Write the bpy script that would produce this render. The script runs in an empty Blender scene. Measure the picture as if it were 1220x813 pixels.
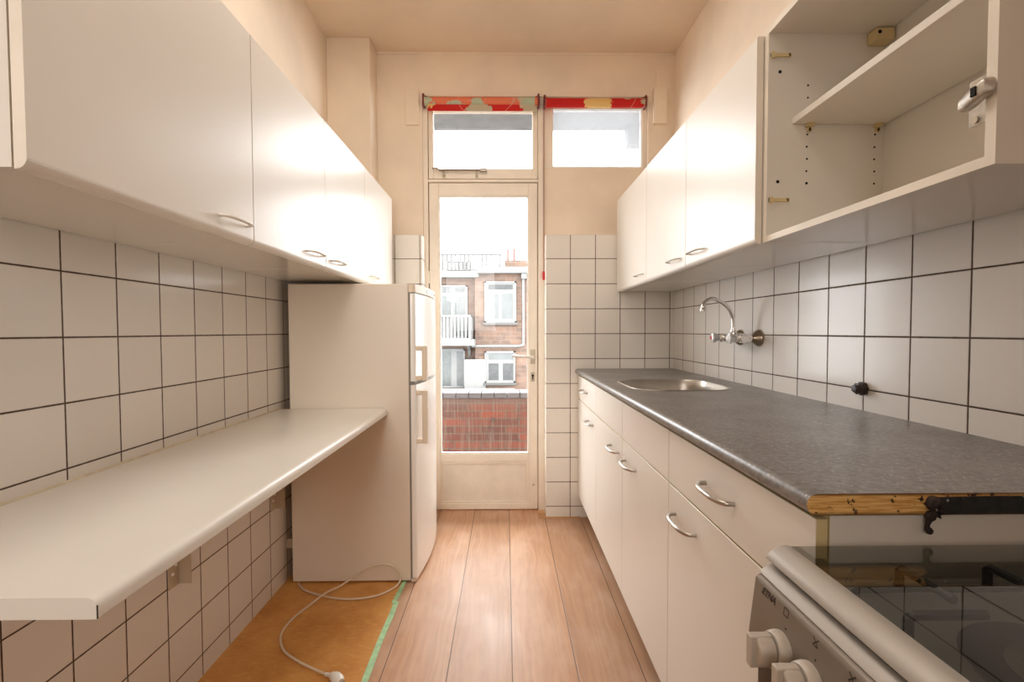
import bpy, bmesh, math, random
from mathutils import Vector, Matrix
random.seed(7)
S = bpy.context.scene
C = S.collection
H = 1.151            # eye height; all heights below are written relative to the eye and lifted by H
PI = math.pi

# ------------------------------------------------------------------ materials
def lin(c):
    o = []
    for v in c:
        v = v / 255.0
        o.append(v / 12.92 if v <= .04045 else ((v + .055) / 1.055) ** 2.4)
    return (o[0], o[1], o[2], 1.0)

class NT:
    def __init__(s, name):
        s.m = bpy.data.materials.new(name); s.m.use_nodes = True
        s.t = s.m.node_tree; s.t.nodes.clear()
        s.out = s.t.nodes.new('ShaderNodeOutputMaterial')
    def n(s, typ, **kw):
        nd = s.t.nodes.new(typ)
        for k, v in kw.items(): setattr(nd, k, v)
        return nd
    def link(s, a, b): s.t.links.new(a, b)
    def put(s, sock, v):
        if isinstance(v, (int, float)): sock.default_value = v
        elif isinstance(v, tuple): sock.default_value = v
        else: s.link(v, sock)
    def math(s, op, a, b=0.0, c=0.0):
        nd = s.n('ShaderNodeMath', operation=op)
        s.put(nd.inputs[0], a); s.put(nd.inputs[1], b); s.put(nd.inputs[2], c)
        return nd.outputs[0]
    def smooth(s, v, a, b, o0=0.0, o1=1.0):
        nd = s.n('ShaderNodeMapRange', interpolation_type='SMOOTHSTEP')
        s.put(nd.inputs[0], v); s.put(nd.inputs[1], a); s.put(nd.inputs[2], b); s.put(nd.inputs[3], o0); s.put(nd.inputs[4], o1)
        return nd.outputs[0]
    def mix(s, f, a, b, blend='MIX'):
        nd = s.n('ShaderNodeMix', data_type='RGBA', blend_type=blend)
        s.put(nd.inputs[0], f); s.put(nd.inputs[6], a); s.put(nd.inputs[7], b)
        return nd.outputs[2]
    def pos(s):
        g = s.n('ShaderNodeNewGeometry'); x = s.n('ShaderNodeSeparateXYZ'); s.link(g.outputs['Position'], x.inputs[0])
        return x.outputs[0], x.outputs[1], x.outputs[2]
    def vec(s, x, y, z):
        nd = s.n('ShaderNodeCombineXYZ'); s.put(nd.inputs[0], x); s.put(nd.inputs[1], y); s.put(nd.inputs[2], z)
        return nd.outputs[0]
    def noise(s, v, scale, detail=3.0, rough=.55, dist=0.0):
        nd = s.n('ShaderNodeTexNoise'); s.link(v, nd.inputs['Vector'])
        nd.inputs['Scale'].default_value = scale; nd.inputs['Detail'].default_value = detail
        nd.inputs['Roughness'].default_value = rough; nd.inputs['Distortion'].default_value = dist
        return nd.outputs[0]
    def white(s, v):
        nd = s.n('ShaderNodeTexWhiteNoise', noise_dimensions='3D'); s.link(v, nd.inputs['Vector'])
        return nd.outputs[0], nd.outputs[1]
    def bump(s, h, strength, dist):
        nd = s.n('ShaderNodeBump'); s.put(nd.inputs['Strength'], strength); s.put(nd.inputs['Distance'], dist); s.link(h, nd.inputs['Height'])
        return nd.outputs[0]
    def bsdf(s, col, rough=.5, metal=0.0, normal=None, spec=.5, coat=0.0):
        b = s.n('ShaderNodeBsdfPrincipled')
        s.put(b.inputs['Base Color'], col); s.put(b.inputs['Roughness'], rough); s.put(b.inputs['Metallic'], metal)
        s.put(b.inputs['Specular IOR Level'], spec); s.put(b.inputs['Coat Weight'], coat)
        if normal is not None: s.link(normal, b.inputs['Normal'])
        s.link(b.outputs[0], s.out.inputs[0])
        return b

def mat(name, rgb, rough=.5, metal=0.0, spec=.5, var=.04, scale=6.0, bump=0.0, bscale=40.0, coat=0.0):
    t = NT(name)
    x, y, z = t.pos(); v = t.vec(x, y, z)
    n = t.noise(v, scale, 4.0)
    c = lin(rgb)
    lo = tuple(k * (1 - var) for k in c[:3]) + (1,); hi = tuple(min(1, k * (1 + var)) for k in c[:3]) + (1,)
    col = t.mix(t.smooth(n, .3, .7), lo, hi)
    nor = None
    if bump: nor = t.bump(t.noise(v, bscale, 3.0), bump, .002)
    t.bsdf(col, rough, metal, nor, spec, coat)
    return t.m

def tile_mat(name, axis, phase, row, rgb=(227, 221, 214)):
    """glazed white square wall tiles, dark joints; pitch 152 mm"""
    t = NT(name); p = .152
    x, y, z = t.pos()
    a = (x, y)[axis]
    u = t.math('DIVIDE', t.math('SUBTRACT', a, phase), p)
    w = t.math('DIVIDE', t.math('SUBTRACT', z, row + H), p)
    fu, fw = t.math('FRACT', u), t.math('FRACT', w)
    iu, iw = t.math('FLOOR', u), t.math('FLOOR', w)
    du = t.math('MINIMUM', fu, t.math('SUBTRACT', 1.0, fu)); dw = t.math('MINIMUM', fw, t.math('SUBTRACT', 1.0, fw))
    d = t.math('MULTIPLY', t.math('MINIMUM', du, dw), p)
    wob = t.math('MULTIPLY', t.math('SUBTRACT', t.noise(t.vec(x, y, z), 60.0), .5), .0012)
    face = t.smooth(t.math('ADD', d, wob), .0013, .0026)
    r, rc = t.white(t.vec(iu, iw, float(axis)))
    sx = t.n('ShaderNodeSeparateColor'); t.link(rc, sx.inputs[0])
    base = lin(rgb)
    tc = t.mix(r, tuple(k * .95 for k in base[:3]) + (1,), base)
    col = t.mix(face, lin((84, 66, 54)), tc)
    tilt = t.math('ADD', t.math('MULTIPLY', t.math('SUBTRACT', sx.outputs[0], .5), fu), t.math('MULTIPLY', t.math('SUBTRACT', sx.outputs[1], .5), fw))
    wav = t.noise(t.vec(x, y, z), 9.0, 1.0)
    h = t.math('ADD', t.math('MULTIPLY', tilt, .5), t.math('MULTIPLY', wav, .7))
    h = t.math('ADD', h, t.math('MULTIPLY', t.smooth(d, .0012, .0035), 1.0))
    nor = t.bump(h, .55, .0022)
    t.bsdf(col, t.smooth(face, 0, 1, .8, .2), 0.0, nor, .2)
    return t.m

def floor_mat():
    t = NT('oak_planks'); x, y, z = t.pos()
    u = t.math('DIVIDE', t.math('SUBTRACT', x, .0198), .2195)
    iu, fu = t.math('FLOOR', u), t.math('FRACT', u)
    r, rc = t.white(t.vec(iu, 3.0, 1.0))
    yo = t.math('ADD', y, t.math('MULTIPLY', r, 7.0))
    d = t.math('MULTIPLY', t.math('MINIMUM', fu, t.math('SUBTRACT', 1.0, fu)), .2195)
    seam = t.smooth(d, .0008, .0024)
    warp = t.noise(t.vec(t.math('MULTIPLY', x, 5.0), t.math('MULTIPLY', yo, 1.2), iu), 1.6, 2.0)
    gx = t.math('ADD', t.math('MULTIPLY', x, 42.0), t.math('MULTIPLY', warp, 3.6))
    g = t.noise(t.vec(gx, t.math('MULTIPLY', yo, 1.7), iu), 1.6, 5.0, .6)
    g2 = t.noise(t.vec(t.math('MULTIPLY', x, 260.0), t.math('MULTIPLY', yo, 7.0), iu), 1.0, 2.0)
    wear = t.noise(t.vec(t.math('MULTIPLY', x, 3.0), t.math('MULTIPLY', y, 1.6), 0.0), 2.0, 4.0)
    col = t.mix(t.smooth(g, .26, .74), lin((176, 133, 102)), lin((197, 154, 121)))
    col = t.mix(t.math('MULTIPLY', t.smooth(g2, .5, .75), .16), col, lin((150, 110, 82)))
    col = t.mix(t.math('MULTIPLY', t.smooth(wear, .42, .7), .5), col, lin((212, 178, 154)))
    tone = t.smooth(r, 0, 1, .93, 1.05)
    col = t.mix(1.0, col, t.vec(tone, tone, tone), 'MULTIPLY')
    # dark knots
    k = t.n('ShaderNodeTexVoronoi'); k.inputs['Scale'].default_value = 1.0
    t.link(t.vec(t.math('MULTIPLY', x, 5.0), t.math('MULTIPLY', yo, 2.2), iu), k.inputs['Vector'])
    col = t.mix(t.smooth(k.outputs['Distance'], .02, .10, .65, 0.0), col, lin((104, 72, 52)))
    col = t.mix(seam, lin((84, 58, 42)), col)
    h = t.math('ADD', t.math('MULTIPLY', g, .35), seam)
    t.bsdf(col, t.smooth(wear, .3, .7, .36, .52), 0.0, t.bump(h, .35, .0015), .35)
    return t.m

def wood_mat(name, a, b, along=1, rough=.5):
    t = NT(name); xyz = list(t.pos())
    s = [36.0, 36.0, 36.0]; s[along] = 2.0
    v = t.vec(*[t.math('MULTIPLY', q, k) for q, k in zip(xyz, s)])
    col = t.mix(t.smooth(t.noise(v, 1.0, 4.0), .3, .7), lin(a), lin(b))
    t.bsdf(col, rough)
    return t.m

def hardboard_mat():
    t = NT('hardboard'); x, y, z = t.pos(); v = t.vec(x, y, z)
    n = t.noise(v, 3.0, 5.0, .62); n2 = t.noise(t.vec(t.math('MULTIPLY', x, 30.0), t.math('MULTIPLY', y, 70.0), 0.0), 1.0, 3.0)
    col = t.mix(t.smooth(n, .3, .7), lin((186, 124, 58)), lin((218, 162, 92)))
    col = t.mix(t.math('MULTIPLY', t.smooth(n2, .45, .75), .3), col, lin((228, 182, 112)))
    t.bsdf(col, .48, 0.0, t.bump(n2, .15, .001))
    return t.m

def counter_mat(name, base, light):
    t = NT(name); x, y, z = t.pos(); v = t.vec(x, y, z)
    n = t.noise(v, 260.0, 2.0); n3 = t.noise(v, 90.0, 3.0)
    col = t.mix(t.smooth(n3, .35, .65), lin(base), lin(light))
    vo = t.n('ShaderNodeTexVoronoi'); vo.inputs['Scale'].default_value = 130.0; t.link(v, vo.inputs['Vector'])
    sep = t.n('ShaderNodeSeparateColor'); t.link(vo.outputs['Color'], sep.inputs[0])
    fleck = t.math('MULTIPLY', t.smooth(vo.outputs['Distance'], .2, .3, 1.0, 0.0), t.math('GREATER_THAN', sep.outputs[0], .74))
    col = t.mix(t.math('MULTIPLY', fleck, .75), col, lin((190, 184, 174)))
    fd = t.math('MULTIPLY', t.smooth(vo.outputs['Distance'], .25, .35, 1.0, 0.0), t.math('LESS_THAN', sep.outputs[0], .14))
    col = t.mix(t.math('MULTIPLY', fd, .7), col, lin((40, 37, 36)))
    sm = t.noise(v, 7.0, 5.0)
    t.bsdf(col, t.smooth(sm, .3, .7, .29, .36), 0.0, t.bump(n, .12, .0006), .5)
    return t.m

def chipboard_mat():
    t = NT('scorched_chipboard'); x, y, z = t.pos()
    v = t.vec(t.math('MULTIPLY', x, 30.0), y, t.math('MULTIPLY', z, 420.0)); q = t.vec(x, y, z)
    col = t.mix(t.smooth(t.noise(v, 1.0, 4.0), .3, .7), lin((206, 146, 72)), lin((244, 202, 128)))
    spots = t.noise(q, 70.0, 3.0, .7)
    col = t.mix(t.smooth(spots, .58, .65), col, lin((44, 24, 10)))
    edge = t.smooth(z, H - .262, H - .256, .8, 0.0)
    edge2 = t.smooth(z, H - .236, H - .232, 0.0, .8)
    col = t.mix(edge, col, lin((70, 36, 12))); col = t.mix(edge2, col, lin((80, 42, 14)))
    t.bsdf(col, .7, 0.0, t.bump(spots, .5, .002))
    return t.m

def brick_mat(name, c1, c2, mortar, swap, size=(.21, .0625), streaks=False):
    t = NT(name); x, y, z = t.pos()
    b = t.n('ShaderNodeTexBrick'); t.link(t.vec(y if swap else x, z, 0.0), b.inputs['Vector'])
    b.inputs['Color1'].default_value = lin(c1); b.inputs['Color2'].default_value = lin(c2); b.inputs['Mortar'].default_value = lin(mortar)
    b.inputs['Scale'].default_value = 1.0; b.inputs['Mortar Size'].default_value = .007; b.inputs['Mortar Smooth'].default_value = .2
    b.inputs['Brick Width'].default_value = size[0]; b.inputs['Row Height'].default_value = size[1]; b.inputs['Bias'].default_value = 0.0
    col = b.outputs['Color']
    n = t.noise(t.vec(x, y, z), 4.0, 4.0)
    col = t.mix(t.smooth(n, .35, .7, 0.0, .4), col, lin(mortar))
    if streaks:
        st = t.noise(t.vec(t.math('MULTIPLY', x, 75.0), 0.0, t.math('MULTIPLY', z, 2.2)), 1.0, 4.0, .7)
        col = t.mix(t.smooth(st, .48, .7, 0.0, .65), col, lin((112, 100, 90)))
        dk = t.noise(t.vec(t.math('MULTIPLY', x, 6.0), 0.0, t.math('MULTIPLY', z, 5.0)), 1.0, 4.0, .7)
        col = t.mix(t.smooth(dk, .5, .75, 0.0, .75), col, lin((42, 37, 35)))
        w = t.math('FRACT', t.math('MULTIPLY', x, 52.0))
        col = t.mix(t.smooth(w, .1, .3, .32, 0.0), col, lin((82, 60, 50)))
        col = t.mix(t.smooth(z, H - .66, H - .51, 0.0, .7), col, lin((96, 84, 78)))
    t.bsdf(col, .85)
    return t.m

def glass_mat(name, tint, gloss=1.0, rough=0.0, ior=1.5):
    t = NT(name)
    tr = t.n('ShaderNodeBsdfTransparent'); gl = t.n('ShaderNodeBsdfGlossy'); fr = t.n('ShaderNodeFresnel'); mx = t.n('ShaderNodeMixShader')
    x, y, z = t.pos()
    n = t.noise(t.vec(x, y, z), 3.0)
    a = tuple(tint) + (1,); b = tuple(k * .98 for k in tint) + (1,)
    t.put(tr.inputs[0], t.mix(n, a, b)); gl.inputs['Roughness'].default_value = rough; fr.inputs[0].default_value = ior
    bf = t.n('ShaderNodeNewGeometry')
    t.link(t.math('MULTIPLY', t.math('MULTIPLY', fr.outputs[0], gloss), t.math('SUBTRACT', 1.0, bf.outputs['Backfacing'])), mx.inputs[0]); t.link(tr.outputs[0], mx.inputs[1]); t.link(gl.outputs[0], mx.inputs[2])
    t.link(mx.outputs[0], t.out.inputs[0])
    return t.m

def film_glass_mat():
    t = NT('filmed_window_glass')
    tr = t.n('ShaderNodeBsdfTransparent'); tl = t.n('ShaderNodeBsdfTranslucent'); mx = t.n('ShaderNodeMixShader')
    x, y, z = t.pos()
    n = t.noise(t.vec(x, y, z), 8.0)
    tl.inputs[0].default_value = (.36, .365, .37, 1); tr.inputs[0].default_value = (.95, .96, .97, 1)
    t.link(t.smooth(n, .2, .8, .30, .38), mx.inputs[0]); t.link(tr.outputs[0], mx.inputs[1]); t.link(tl.outputs[0], mx.inputs[2]); t.link(mx.outputs[0], t.out.inputs[0])
    return t.m

def fabric_mat(name, base, blots, zs=1.0):
    t = NT(name); x, y, z = t.pos()
    v = t.vec(x, t.math('MULTIPLY', y, 1.0), t.math('MULTIPLY', z, zs))
    wv = t.noise(v, 6.0, 2.0)
    vo = t.n('ShaderNodeTexVoronoi'); vo.inputs['Scale'].default_value = 6.5; vo.inputs['Randomness'].default_value = .9
    t.link(t.vec(t.math('ADD', x, t.math('MULTIPLY', t.noise(v, 28.0, 2.0), .12)), 0.0, t.math('MULTIPLY', z, zs)), vo.inputs['Vector'])
    sep = t.n('ShaderNodeSeparateColor'); t.link(vo.outputs['Color'], sep.inputs[0])
    petal = t.smooth(vo.outputs['Distance'], .50, .53, 1.0, 0.0)
    col = lin(base)
    step = 0.0
    for c, lo, hi in blots:
        sel = t.math('MULTIPLY', t.math('GREATER_THAN', sep.outputs[0], lo), t.math('LESS_THAN', sep.outputs[0], hi))
        col = t.mix(t.math('MULTIPLY', sel, petal), col, lin(c))
    stem = t.math('ABSOLUTE', t.math('SUBTRACT', t.noise(t.vec(x, 0.0, z), 4.0, 0.0), .5))
    col = t.mix(t.smooth(stem, .003, .007, .6, 0.0), col, lin((214, 170, 150)))
    th = t.noise(t.vec(t.math('MULTIPLY', x, 700.0), y, t.math('MULTIPLY', z, 700.0)), 1.0, 1.0)
    t.bsdf(col, .8, 0.0, t.bump(th, .2, .0005), .2)
    return t.m

M = {}
M['plaster'] = mat('peach_plaster', (236, 221, 202), .82, spec=.25, var=.05, scale=3.0, bump=.25, bscale=60)
M['ceiling'] = mat('ceiling_plaster', (228, 210, 188), .85, spec=.2, var=.05, scale=2.0, bump=.2, bscale=50)
M['tile_left'] = tile_mat('left_wall_tiles', 1, .9295, -.0117)
M['tile_right'] = tile_mat('right_wall_tiles', 1, 1.3268, -.0181)
M['tile_back'] = tile_mat('back_wall_tiles', 0, .3953, -.0172, (233, 227, 218))
M['floor'] = floor_mat()
M['threshold'] = wood_mat('threshold_wood', (176, 128, 84), (204, 158, 112), 0)
M['board'] = hardboard_mat()
M['tape'] = mat('green_tape', (166, 204, 158), .6, var=.14, scale=35)
M['paint'] = mat('cream_gloss_paint', (235, 224, 208), .38, var=.04, scale=5, bump=.08, bscale=30)
M['panelpaint'] = mat('worn_cream_paint', (230, 220, 205), .5, var=.035, scale=14)
M['cab'] = mat('white_cabinet_foil', (231, 226, 218), .3, var=.02, scale=2, bump=.05, bscale=300)
M['cabin'] = mat('cabinet_melamine', (222, 216, 206), .42, var=.02, scale=2)
M['under'] = mat('cabinet_underside', (220, 213, 202), .17, var=.02, scale=2)
M['edge'] = mat('yellowed_edge_band', (214, 194, 146), .5, var=.08, scale=9)
M['edgepale'] = mat('pale_edge_band', (229, 220, 205), .5, var=.05, scale=9)
M['gap'] = mat('dark_gap', (58, 46, 36), .9)
M['hole'] = mat('drilled_hole', (30, 24, 20), .9)
M['shelf'] = mat('white_worktop_foil', (229, 224, 215), .3, var=.02, scale=3)
M['caulk'] = mat('yellowed_sealant', (210, 198, 172), .6, var=.1, scale=30)
M['bracket'] = mat('beige_bracket', (186, 170, 146), .5, var=.05)
M['counter'] = counter_mat('speckled_grey_laminate', (104, 99, 95), (128, 122, 116))
M['strip'] = counter_mat('black_speckled_edge_strip', (30, 29, 29), (48, 46, 45))
M['chip'] = chipboard_mat()
M['burnt'] = mat('burnt_residue', (44, 32, 26), .8, var=.5, scale=90, bump=.6, bscale=150)
M['steel'] = mat('stainless_steel', (178, 170, 160), .36, metal=1, var=.06, scale=20)
M['chrome'] = mat('chrome', (230, 228, 226), .15, metal=1, var=.02)
M['nickel'] = mat('satin_nickel', (190, 182, 172), .28, metal=1, var=.03)
M['flange'] = mat('worn_chrome_flange', (176, 160, 142), .22, metal=1, var=.08, scale=40)
M['acryl'] = mat('clear_knob_plastic', (206, 204, 200), .1, var=.1, scale=80, spec=.8)
M['red'] = mat('red_plastic', (190, 44, 42), .4)
M['white'] = mat('white_plastic', (232, 228, 220), .35, var=.02)
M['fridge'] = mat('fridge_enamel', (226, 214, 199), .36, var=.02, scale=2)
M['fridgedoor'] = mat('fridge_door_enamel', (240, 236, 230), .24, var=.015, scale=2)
M['fridgetrim'] = mat('fridge_trim_plastic', (222, 206, 184), .4, var=.02)
M['gasket'] = mat('grey_gasket', (128, 124, 116), .6)
M['logo'] = mat('grey_print', (120, 116, 110), .5)
M['black'] = mat('black_print', (26, 24, 24), .4)
M['cord'] = mat('cream_cable', (214, 196, 172), .5, var=.05)
M['metalgrey'] = mat('zinc_stay', (150, 140, 130), .38, metal=.9, var=.1, scale=60)
M['pewter'] = mat('greyish_latch_metal', (190, 184, 174), .34, metal=.6, var=.18, scale=70)
M['brass'] = mat('dull_plate', (190, 178, 158), .4, metal=.5, var=.1)
M['blind_orange'] = fabric_mat('salmon_blind_fabric', (222, 124, 92), [((178, 186, 160), .0, .45), ((198, 66, 50), .45, .62)])
M['blind_red'] = fabric_mat('red_blind_fabric', (196, 42, 38), [((228, 190, 122), .0, .28), ((186, 176, 150), .28, .42)])
M['bracketred'] = mat('dark_red_bracket', (112, 34, 34), .45)
M['chain'] = mat('red_bead_chain', (140, 62, 56), .5)
M['stove'] = mat('cooker_metal', (176, 169, 160), .4, metal=.3, var=.02, scale=3)
M['stovepanel'] = mat('cooker_panel', (140, 130, 119), .36, metal=.4, var=.02, scale=3)
M['stovedark'] = mat('cooker_dark_gap', (22, 21, 20), .6)
M['knob'] = mat('cooker_knob', (188, 177, 164), .46, metal=.1, var=.02)
M['hob'] = mat('hob_enamel', (150, 146, 138), .35, metal=.1, var=.05)
M['iron'] = mat('cast_iron', (22, 22, 22), .6, var=.2, scale=40)
M['burner'] = mat('burner_cap', (46, 45, 46), .5, metal=.2, var=.1)
M['lidglass'] = glass_mat('cooker_lid_glass', (.68, .69, .67), 1.35, .012, 1.55)
M['glass'] = glass_mat('window_glass', (.96, .97, .97), .45)
M['film'] = film_glass_mat()
M['ovenglass'] = mat('oven_glass', (18, 17, 17), .08)
M['stub'] = mat('dark_pipe_cap', (52, 40, 36), .45, var=.3, scale=60, bump=.4, bscale=90)
M['parapet'] = brick_mat('weathered_red_brick', (112, 52, 34), (72, 38, 30), (84, 68, 58), False, streaks=True)
M['coping'] = mat('grey_coping', (84, 80, 82), .8, var=.12, scale=20)
M['concrete'] = mat('balcony_concrete', (84, 81, 79), .9, var=.12, scale=9)
M['bldbrick'] = brick_mat('pale_brown_brick', (90, 66, 52), (66, 49, 40), (96, 84, 74), False, (.40, .16))
M['bldbrick_side'] = brick_mat('pale_brown_brick_side', (90, 66, 52), (66, 49, 40), (96, 84, 74), True, (.40, .16))
M['bldwhite'] = mat('white_exterior_paint', (98, 97, 95), .6, var=.04)
M['bldshade'] = mat('grey_exterior_panel', (62, 61, 59), .7, var=.06)
M['curtain'] = mat('pale_curtained_pane', (72, 74, 73), .6, var=.08, scale=3)
M['darkpane'] = mat('dark_pane', (34, 35, 34), .4, var=.5, scale=8)
M['greypane'] = mat('grey_pane', (58, 60, 58), .4, var=.2, scale=6)
M['pot'] = mat('chimney_pot_clay', (100, 60, 52), .8)
M['zinc'] = mat('zinc_pipe', (206, 204, 200), .5)

# ------------------------------------------------------------------ geometry helpers
ORG = {}
class MB:
    def __init__(s): s.bm = bmesh.new(); s.mi = 0
    def _faces(s, fs):
        for f in fs: f.material_index = s.mi
        return fs
    def mat(s, i): s.mi = i; return s
    def face(s, pts):
        vs = [s.bm.verts.new((p[0], p[1], p[2] + H)) for p in pts]
        f = s.bm.faces.new(vs); f.material_index = s.mi; return f
    def box(s, x0, x1, y0, y1, z0, z1):
        x0, x1 = min(x0, x1), max(x0, x1); y0, y1 = min(y0, y1), max(y0, y1); z0, z1 = min(z0, z1), max(z0, z1)
        v = [s.bm.verts.new((x, y, z + H)) for z in (z0, z1) for y in (y0, y1) for x in (x0, x1)]
        for q in ((0, 2, 3, 1), (4, 5, 7, 6), (0, 1, 5, 4), (2, 6, 7, 3), (0, 4, 6, 2), (1, 3, 7, 5)):
            s.bm.faces.new([v[i] for i in q]).material_index = s.mi
        return s
    def loft(s, loops, cap0=True, cap1=True, closed=True):
        rings = [[s.bm.verts.new((p[0], p[1], p[2] + H)) for p in L] for L in loops]
        n = len(rings[0])
        for a, b in zip(rings, rings[1:]):
            for i in range(n if closed else n - 1):
                j = (i + 1) % n
                s.bm.faces.new((a[i], a[j], b[j], b[i])).material_index = s.mi
        if cap0: s.bm.faces.new(rings[0][::-1]).material_index = s.mi
        if cap1: s.bm.faces.new(rings[-1]).material_index = s.mi
        return s
    def prism(s, prof, axis, a, b, capmat=None):
        """profile of 2D points; axis 'y': (x,z), 'x': (y,z), 'z': (x,y)"""
        def P(p, t): return (p[0], t, p[1]) if axis == 'y' else ((t, p[0], p[1]) if axis == 'x' else (p[0], p[1], t))
        k = s.mi
        s.loft([[P(p, a) for p in prof], [P(p, b) for p in prof]], False, False)
        if capmat is not None: s.mi = capmat
        s.face([P(p, a) for p in prof][::-1]); s.face([P(p, b) for p in prof])
        s.mi = k
        return s
    def cyl(s, p0, p1, r0, r1=None, seg=20, caps=True):
        r1 = r0 if r1 is None else r1
        p0, p1 = Vector(p0), Vector(p1); d = (p1 - p0).normalized()
        u = d.orthogonal().normalized(); w = d.cross(u)
        L = [[tuple(c + (u * math.cos(2 * PI * i / seg) + w * math.sin(2 * PI * i / seg)) * r) for i in range(seg)] for c, r in ((p0, r0), (p1, r1))]
        return s.loft(L, caps, caps)
    def lathe(s, p0, d, prof, seg=24):
        """prof: (distance along d, radius)"""
        p0, d = Vector(p0), Vector(d).normalized(); u = d.orthogonal().normalized(); w = d.cross(u)
        L = [[tuple(p0 + d * t + (u * math.cos(2 * PI * i / seg) + w * math.sin(2 * PI * i / seg)) * max(r, 1e-4)) for i in range(seg)] for t, r in prof]
        return s.loft(L)
    def tube(s, pts, r, seg=10, radii=None, flat=1.0, up=(0, 0, 1)):
        P = [Vector(p) for p in pts]; n = len(P); loops = []
        u = None
        for i in range(n):
            d = (P[min(i + 1, n - 1)] - P[max(i - 1, 0)]).normalized()
            if u is None:
                u = Vector(up) - d * d.dot(Vector(up))
                u = u.normalized() if u.length > 1e-4 else d.orthogonal().normalized()
            else:
                u = (u - d * d.dot(u)).normalized()
            w = d.cross(u); rr = radii[i] if radii else r
            loops.append([tuple(P[i] + u * math.cos(2 * PI * k / seg) * rr * flat + w * math.sin(2 * PI * k / seg) * rr) for k in range(seg)])
        return s.loft(loops)
    def ball(s, c, r, seg=8, rings=5):
        loops = [[(c[0] + r * math.sin(PI * j / rings) * math.cos(2 * PI * i / seg), c[1] + r * math.sin(PI * j / rings) * math.sin(2 * PI * i / seg), c[2] - r * math.cos(PI * j / rings)) for i in range(seg)] for j in range(1, rings)]
        return s.loft(loops)
    def build(s, name, mats, parent=None, bevel=0.0, smooth=False, seg=2, base=None):
        bm = s.bm
        bmesh.ops.recalc_face_normals(bm, faces=bm.faces)
        if parent is not None: off = ORG[parent.name]
        else:
            xs = [v.co.x for v in bm.verts]; ys = [v.co.y for v in bm.verts]; zs = [v.co.z for v in bm.verts]
            off = Vector(((min(xs) + max(xs)) / 2, (min(ys) + max(ys)) / 2, min(zs))) if base is None else Vector(base)
        for v in bm.verts: v.co -= off
        me = bpy.data.meshes.new(name); bm.to_mesh(me); bm.free()
        for m in (mats if isinstance(mats, (list, tuple)) else [mats]): me.materials.append(m)
        o = bpy.data.objects.new(name, me); C.objects.link(o)
        if parent is not None: o.parent = parent
        else: o.location = off
        ORG[o.name] = off
        if smooth:
            for p in me.polygons: p.use_smooth = True
            me.set_sharp_from_angle(angle=math.radians(38))
        if bevel:
            b = o.modifiers.new('soft_edge', 'BEVEL'); b.width = bevel; b.segments = seg; b.limit_method = 'ANGLE'; b.angle_limit = math.radians(40)
            b.harden_normals = False
        return o

def thing(name, label, cat, loc, group=None):
    o = bpy.data.objects.new(name, None); C.objects.link(o)
    o.location = (loc[0], loc[1], loc[2] + H); ORG[o.name] = Vector(o.location); o.empty_display_size = .05
    o['label'] = label; o['category'] = cat
    if group: o['group'] = group
    return o
def tag(o, label, cat, group=None):
    o['label'] = label; o['category'] = cat
    if group: o['group'] = group
    return o
def struct(o): o['kind'] = 'structure'; return o
def spline(pts, n=8):
    P = [Vector(p) for p in pts]; out = []
    for i in range(len(P) - 1):
        a, b, c, d = P[max(i - 1, 0)], P[i], P[i + 1], P[min(i + 2, len(P) - 1)]
        for k in range(n):
            t = k / n
            out.append(.5 * ((2 * b) + (c - a) * t + (2 * a - 5 * b + 4 * c - d) * t * t + (3 * b - a - 3 * c + d) * t ** 3))
    return out + [P[-1]]
def rrect(x0, x1, y0, y1, r, n=6):
    out = []
    for cx, cy, a in ((x1 - r, y1 - r, 0), (x0 + r, y1 - r, 90), (x0 + r, y0 + r, 180), (x1 - r, y0 + r, 270)):
        for k in range(n + 1):
            t = math.radians(a + 90 * k / n); out.append((cx + r * math.cos(t), cy + r * math.sin(t)))
    return out

# ------------------------------------------------------------------ room shell
FZ, CZ = -1.151, 1.72
XL, XR, D = -1.0153, 1.0284, 2.844
YB = -1.7
struct(MB().box(-1.25, 1.25, YB - .1, 3.05, FZ - .1, FZ).build('floor', M['floor']))
struct(MB().box(-1.25, 1.25, YB - .1, 3.05, CZ, CZ + .1).build('ceiling', M['ceiling']))
wl = struct(MB().box(-1.25, -1.045, YB - .1, 3.05, FZ, CZ).build('wall_left', M['plaster']))
MB().box(-1.045, XL, YB, D, FZ, .583).build('tile_cladding', M['tile_left'], wl)
wr = struct(MB().box(1.058, 1.25, YB - .1, 3.05, FZ, CZ).build('wall_right', M['plaster']))
MB().box(XR, 1.058, YB, D, FZ, .583).build('tile_cladding', M['tile_right'], wr)
b = MB()
b.box(-1.045, 1.058, 2.94, 3.04, 1.455, CZ)                # over door and windows
b.box(-1.045, -.512, 2.94, 3.04, FZ, 1.455)
b.box(.892, 1.058, 2.94, 3.04, FZ, 1.455)
b.box(.247, .892, 2.962, 3.04, FZ, 1.022)                  # filled-in panel under the small fixed window
wb = struct(b.build('wall_back', M['plaster']))
MB().box(.246, XR, D, 2.962, FZ, .583).box(XR, 1.058, D, 2.962, FZ, .583).build('tile_cladding', M['tile_back'], wb, bevel=.002)
MB().box(-1.015, -.503, D, 2.94, FZ, .583).build('tile_cladding', M['tile_back'], wb, bevel=.002)
b = MB().box(-1.045, 1.058, YB - .1, YB, FZ, CZ)
struct(b.build('wall_rear', M['plaster']))
struct(MB().box(-1.045, -.79, 2.792, 2.94, .586, CZ).build('wall_pier', M['plaster'], bevel=.004))
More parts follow.
